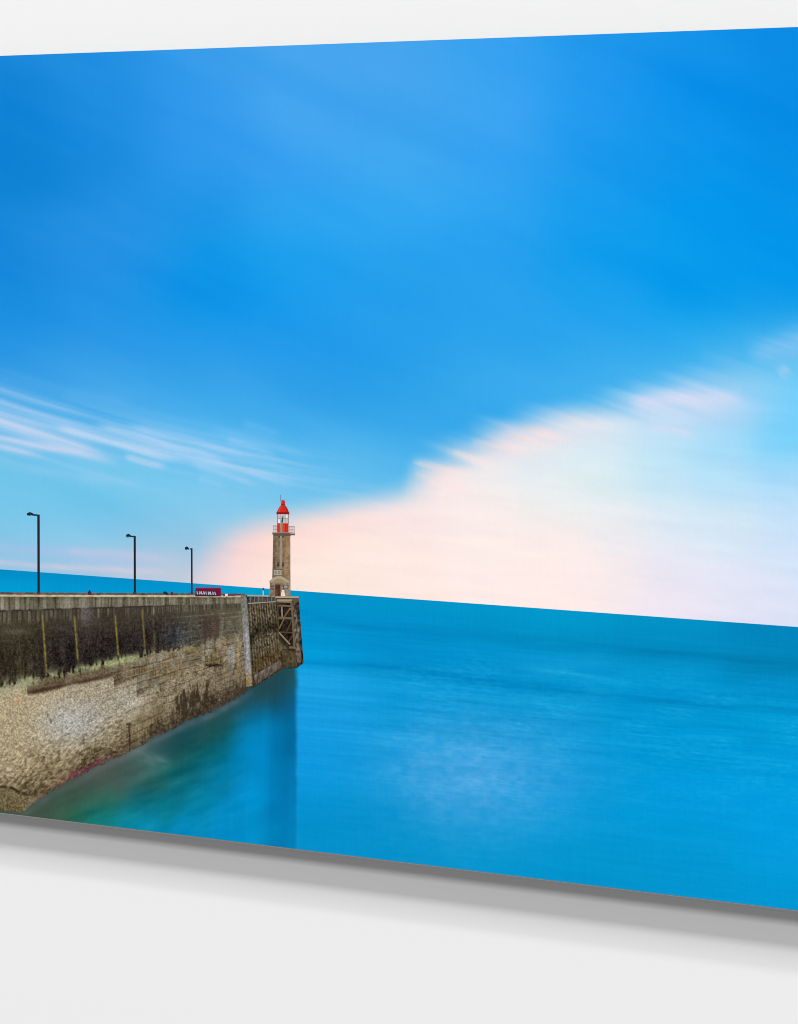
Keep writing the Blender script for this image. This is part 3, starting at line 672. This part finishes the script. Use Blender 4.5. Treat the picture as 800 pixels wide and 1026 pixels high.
def porch_colour(x, y, u, v):
    c = rgb(140, 124, 102) + 0 * u[..., None]
    c = mix(c, rgb(112, 98, 82), ss(.25, 0, u) * .5 + ss(.12, 0, v) * .4)
    return c + ((vn(x / 1.5, y / 1.8, 123) - .5) * 46)[..., None]
por = patch('porch', lh, (271.0, 581), (291.0, 581), (291.4, 598.2), (270.4, 598.2), 40, 40, porch_colour, 8)
arch = [(269.8, 583.2)]
for k in range(0, 9):
    t = k / 8; arch.append((271.2 + 19.2 * t, 581.6 - 4.6 * math.sin(math.pi * min(1, t * 1.1)) ** .7 if t < .9 else 581.6))
arch += [(291.2, 583.2), (288.6, 583.6)]
arch += [(287.0 - 14.4 * (k / 8), 583.6 - 3.6 * math.sin(math.pi * k / 8) ** .8) for k in range(9)]
shapes('porch_roof', por, [(arch, (172, 158, 134)), ([(287.0, 583.8)] + [(287.0 - 14.4 * (k / 8), 583.8 - 3.6 * math.sin(math.pi * k / 8) ** .8) for k in range(9)], (156, 134, 104))], 9)
shapes('door', por, [(rect(275.6, 584.8, 282.0, 597.4), (128, 112, 94)), (rect(276.2, 585.4, 281.4, 597.4), (92, 58, 44)), (rect(276.8, 586.4, 278.5, 590.4), (70, 42, 34)), (rect(279.1, 586.4, 280.8, 590.4), (70, 42, 34)), (rect(276.8, 591.4, 278.5, 596.6), (104, 64, 48)), (rect(279.1, 591.4, 280.8, 596.6), (74, 46, 36))], 9)
shapes('window', por, [(rect(271.6, 586.4, 274.6, 590.4), (84, 84, 84)), (rect(271.6, 588.2, 274.6, 588.7), (150, 140, 124))], 9)
shapes('window', por, [(rect(284.2, 585.8, 289.4, 590.2), (74, 76, 78)), (rect(285.0, 586.5, 288.6, 589.4), (146, 150, 150))], 9)
shapes('white_figure', por, [([(282.0, 597.2), (282.4, 593.6), (283, 591.4), (284.2, 590.8), (285.4, 591.4), (285.6, 594), (286.2, 597.2)], (240, 226, 222)), (rect(283.2, 592.4, 284.8, 593.4), (222, 170, 160)), (rect(283.0, 595, 285.2, 595.7), (226, 186, 178))], 10)  # white figure with pink touches, standing beside the door
shapes('terrace', lh, [(rect(276.5, 597.4, 299.8, 599.0), (176, 160, 134)), (rect(290.8, 598.8, 299.8, 602.6), (96, 82, 64)), (rect(276.5, 599.0, 291, 601.0), (70, 58, 46)), (rect(278.0, 600.4, 292.8, 602.2), (160, 146, 118))], 10)

# ------------------------------------------------------------------ lamps and small things along the pier
def street_lamp(x, w, yt, yb, hx, hy, label):
    p = shapes('street_lamp', ROOT, [(bar((x, yt), (x + .15, yb), w), (34, 34, 40)), (bar((x + w * .36, yt + 3), (x + .15 + w * .36, yb), w * .26), (58, 28, 38)), (rect(x - w * .75, yb - 1.6, x + w * .8, yb + .5), (62, 60, 62))], 6, label=label)
    shapes('arm', p, [(bar((x + w * .5, yt + .7), (hx + 5.0, hy + .6), w * .62), (32, 44, 56))], 7)
    L = (x - hx)
    shapes('lamp_head', p, [([(hx, hy + .5), (hx + .05 * L, hy - .9), (hx + .26 * L, hy - 1.9), (hx + .46 * L, hy - 1.2), (hx + .62 * L, hy + .2), (hx + .6 * L, hy + 1.3), (hx + .42 * L, hy + .9), (hx + .25 * L, hy + 1.6), (hx + .08 * L, hy + 1.3)], (28, 38, 50)),
                            ([(hx + .08 * L, hy + .9), (hx + .38 * L, hy + .8), (hx + .25 * L, hy + 1.5)], (84, 108, 124))], 8)


street_lamp(39.0, 2.4, 515.6, 594.2, 27.2, 514.9, 'tallest dark street lamp, nearest the left edge of the print')
street_lamp(135.4, 2.1, 536.8, 594.6, 126.6, 536.6, 'middle-sized dark street lamp on the pier')
street_lamp(192.5, 1.6, 549.2, 594.8, 185.6, 549.2, 'shortest dark street lamp, beside the red banner')

ban = shapes('banner', ROOT, [(rect(196.2, 589.0, 221.8, 597.4), (104, 26, 56)), (rect(197.0, 588.4, 221.4, 589.4), (150, 58, 90)), (rect(196.2, 591.2, 197.2, 597.4), (66, 20, 44)), (rect(220.4, 590, 221.8, 597.4), (122, 30, 58)), (rect(197.2, 594.6, 218.2, 596.8), (58, 32, 62))], 6, label='low dark red banner with a row of pale marks')
mk = []
for k in range(9):
    x0 = 197.6 + k * 2.25; y0 = 592.0 + .06 * k
    colr = ((196, 206, 214), (150, 190, 206), (206, 206, 214))[k % 3]
    mk.append((bar((x0 + .2, y0 + .3), (x0 + .5, y0 + 3.2), .7), colr)); mk.append((bar((x0 + .4, y0 + 3.3), (x0 + 1.4, y0 + 2.6), .7), colr))
    if k % 2: mk.append((bar((x0 + 1.4, y0 + .6), (x0 + 1.3, y0 + 2.8), .6), colr))
shapes('lettering', ban, mk, 7)

shapes('bollard', ROOT, [([(88.4, 596), (88.6, 593.0), (89.2, 592.6), (89.6, 590.8), (90.6, 590.8), (91.0, 592.6), (91.8, 593), (92.0, 596)], (84, 34, 42)), (rect(88.8, 592.4, 91.6, 593.8), (40, 44, 78))], 6)
shapes('dark_blob', ROOT, [([(163.6, 594.0), (164.6, 592.6), (166.2, 592.4), (168.2, 593.8), (169.6, 595.8), (167, 595.8), (165, 595)], (34, 40, 54))], 6, label='low dark blue shape on the pier edge')  # dark one of two small people-like blobs
shapes('bollard', ROOT, [([(171.4, 595.8), (171.4, 593.4), (172.6, 592.6), (173.8, 593.4), (174.0, 595.8)], (84, 44, 54))], 6)  # maroon one of the two people-like blobs
shapes('post', ROOT, [(rect(263.7, 591.4, 264.6, 597), (196, 206, 220)), (disc(264.2, 590.2, 1.0, 1.4), (72, 56, 150))], 6, label='slim pale post with violet top')
shapes('white_mark', ROOT, [(rect(226.0, 594.8, 228.6, 597.2), (236, 222, 226)), (rect(223.6, 595.4, 226, 597.2), (120, 60, 90)), (rect(228.6, 595.4, 236, 597.2), (112, 70, 84))], 6)  # unidentified white spot with dark red pieces either side

# ------------------------------------------------------------------ studio light
w = bpy.data.worlds.new('World'); scene.world = w; w.use_nodes = True
WORLD = 0.27
bg = w.node_tree.nodes['Background']; bg.inputs['Color'].default_value = (1, 1, 1, 1); bg.inputs['Strength'].default_value = WORLD


def softbox(tan_e, share, width, height, r=25.0, side=0.0):
    el = math.atan(tan_e)
    tgt = np.array([0, DEPTH / 2, TOPZ - HGT / 2])
    d = np.array([math.sin(side), -math.cos(el) * math.cos(side), math.sin(el)]); d = d / np.linalg.norm(d)
    li = bpy.data.lights.new('softbox', 'AREA'); li.shape = 'RECTANGLE'; li.size = width; li.size_y = height
    li.energy = share * math.pi ** 2 * r * r / abs(d[1])
    ob = bpy.data.objects.new('softbox', li); COL.objects.link(ob)
    ob.location = tgt + d * r
    from mathutils import Vector
    ob.rotation_euler = Vector(-d).to_track_quat('-Z', 'Y').to_euler()


softbox(0.69, 0.270, 2.0, 3.2)
softbox(1.28, 0.250, 2.0, 2.0)
softbox(1.60, 0.120, 2.0, 3.2)
softbox(1.85, 0.095, 2.0, 1.2)

# ------------------------------------------------------------------ camera
cd = bpy.data.cameras.new('camera'); cam = bpy.data.objects.new('camera', cd); COL.objects.link(cam)
cd.sensor_fit = 'VERTICAL'; cd.sensor_height = 24.0; cd.lens = F_PX / 1026 * 24.0
cd.shift_y = -(513 - 229) / 1026.0
cd.clip_start = 0.01; cd.clip_end = 200
cam.location = CAM; cam.rotation_euler = (math.pi / 2, 0, TH)
scene.camera = cam

vs = scene.view_settings
vs.view_transform = 'Standard'; vs.look = 'None'; vs.exposure = 0; vs.gamma = 1

scene.cycles.pixel_filter_type = 'BLACKMAN_HARRIS'
scene.cycles.filter_width = 1.0
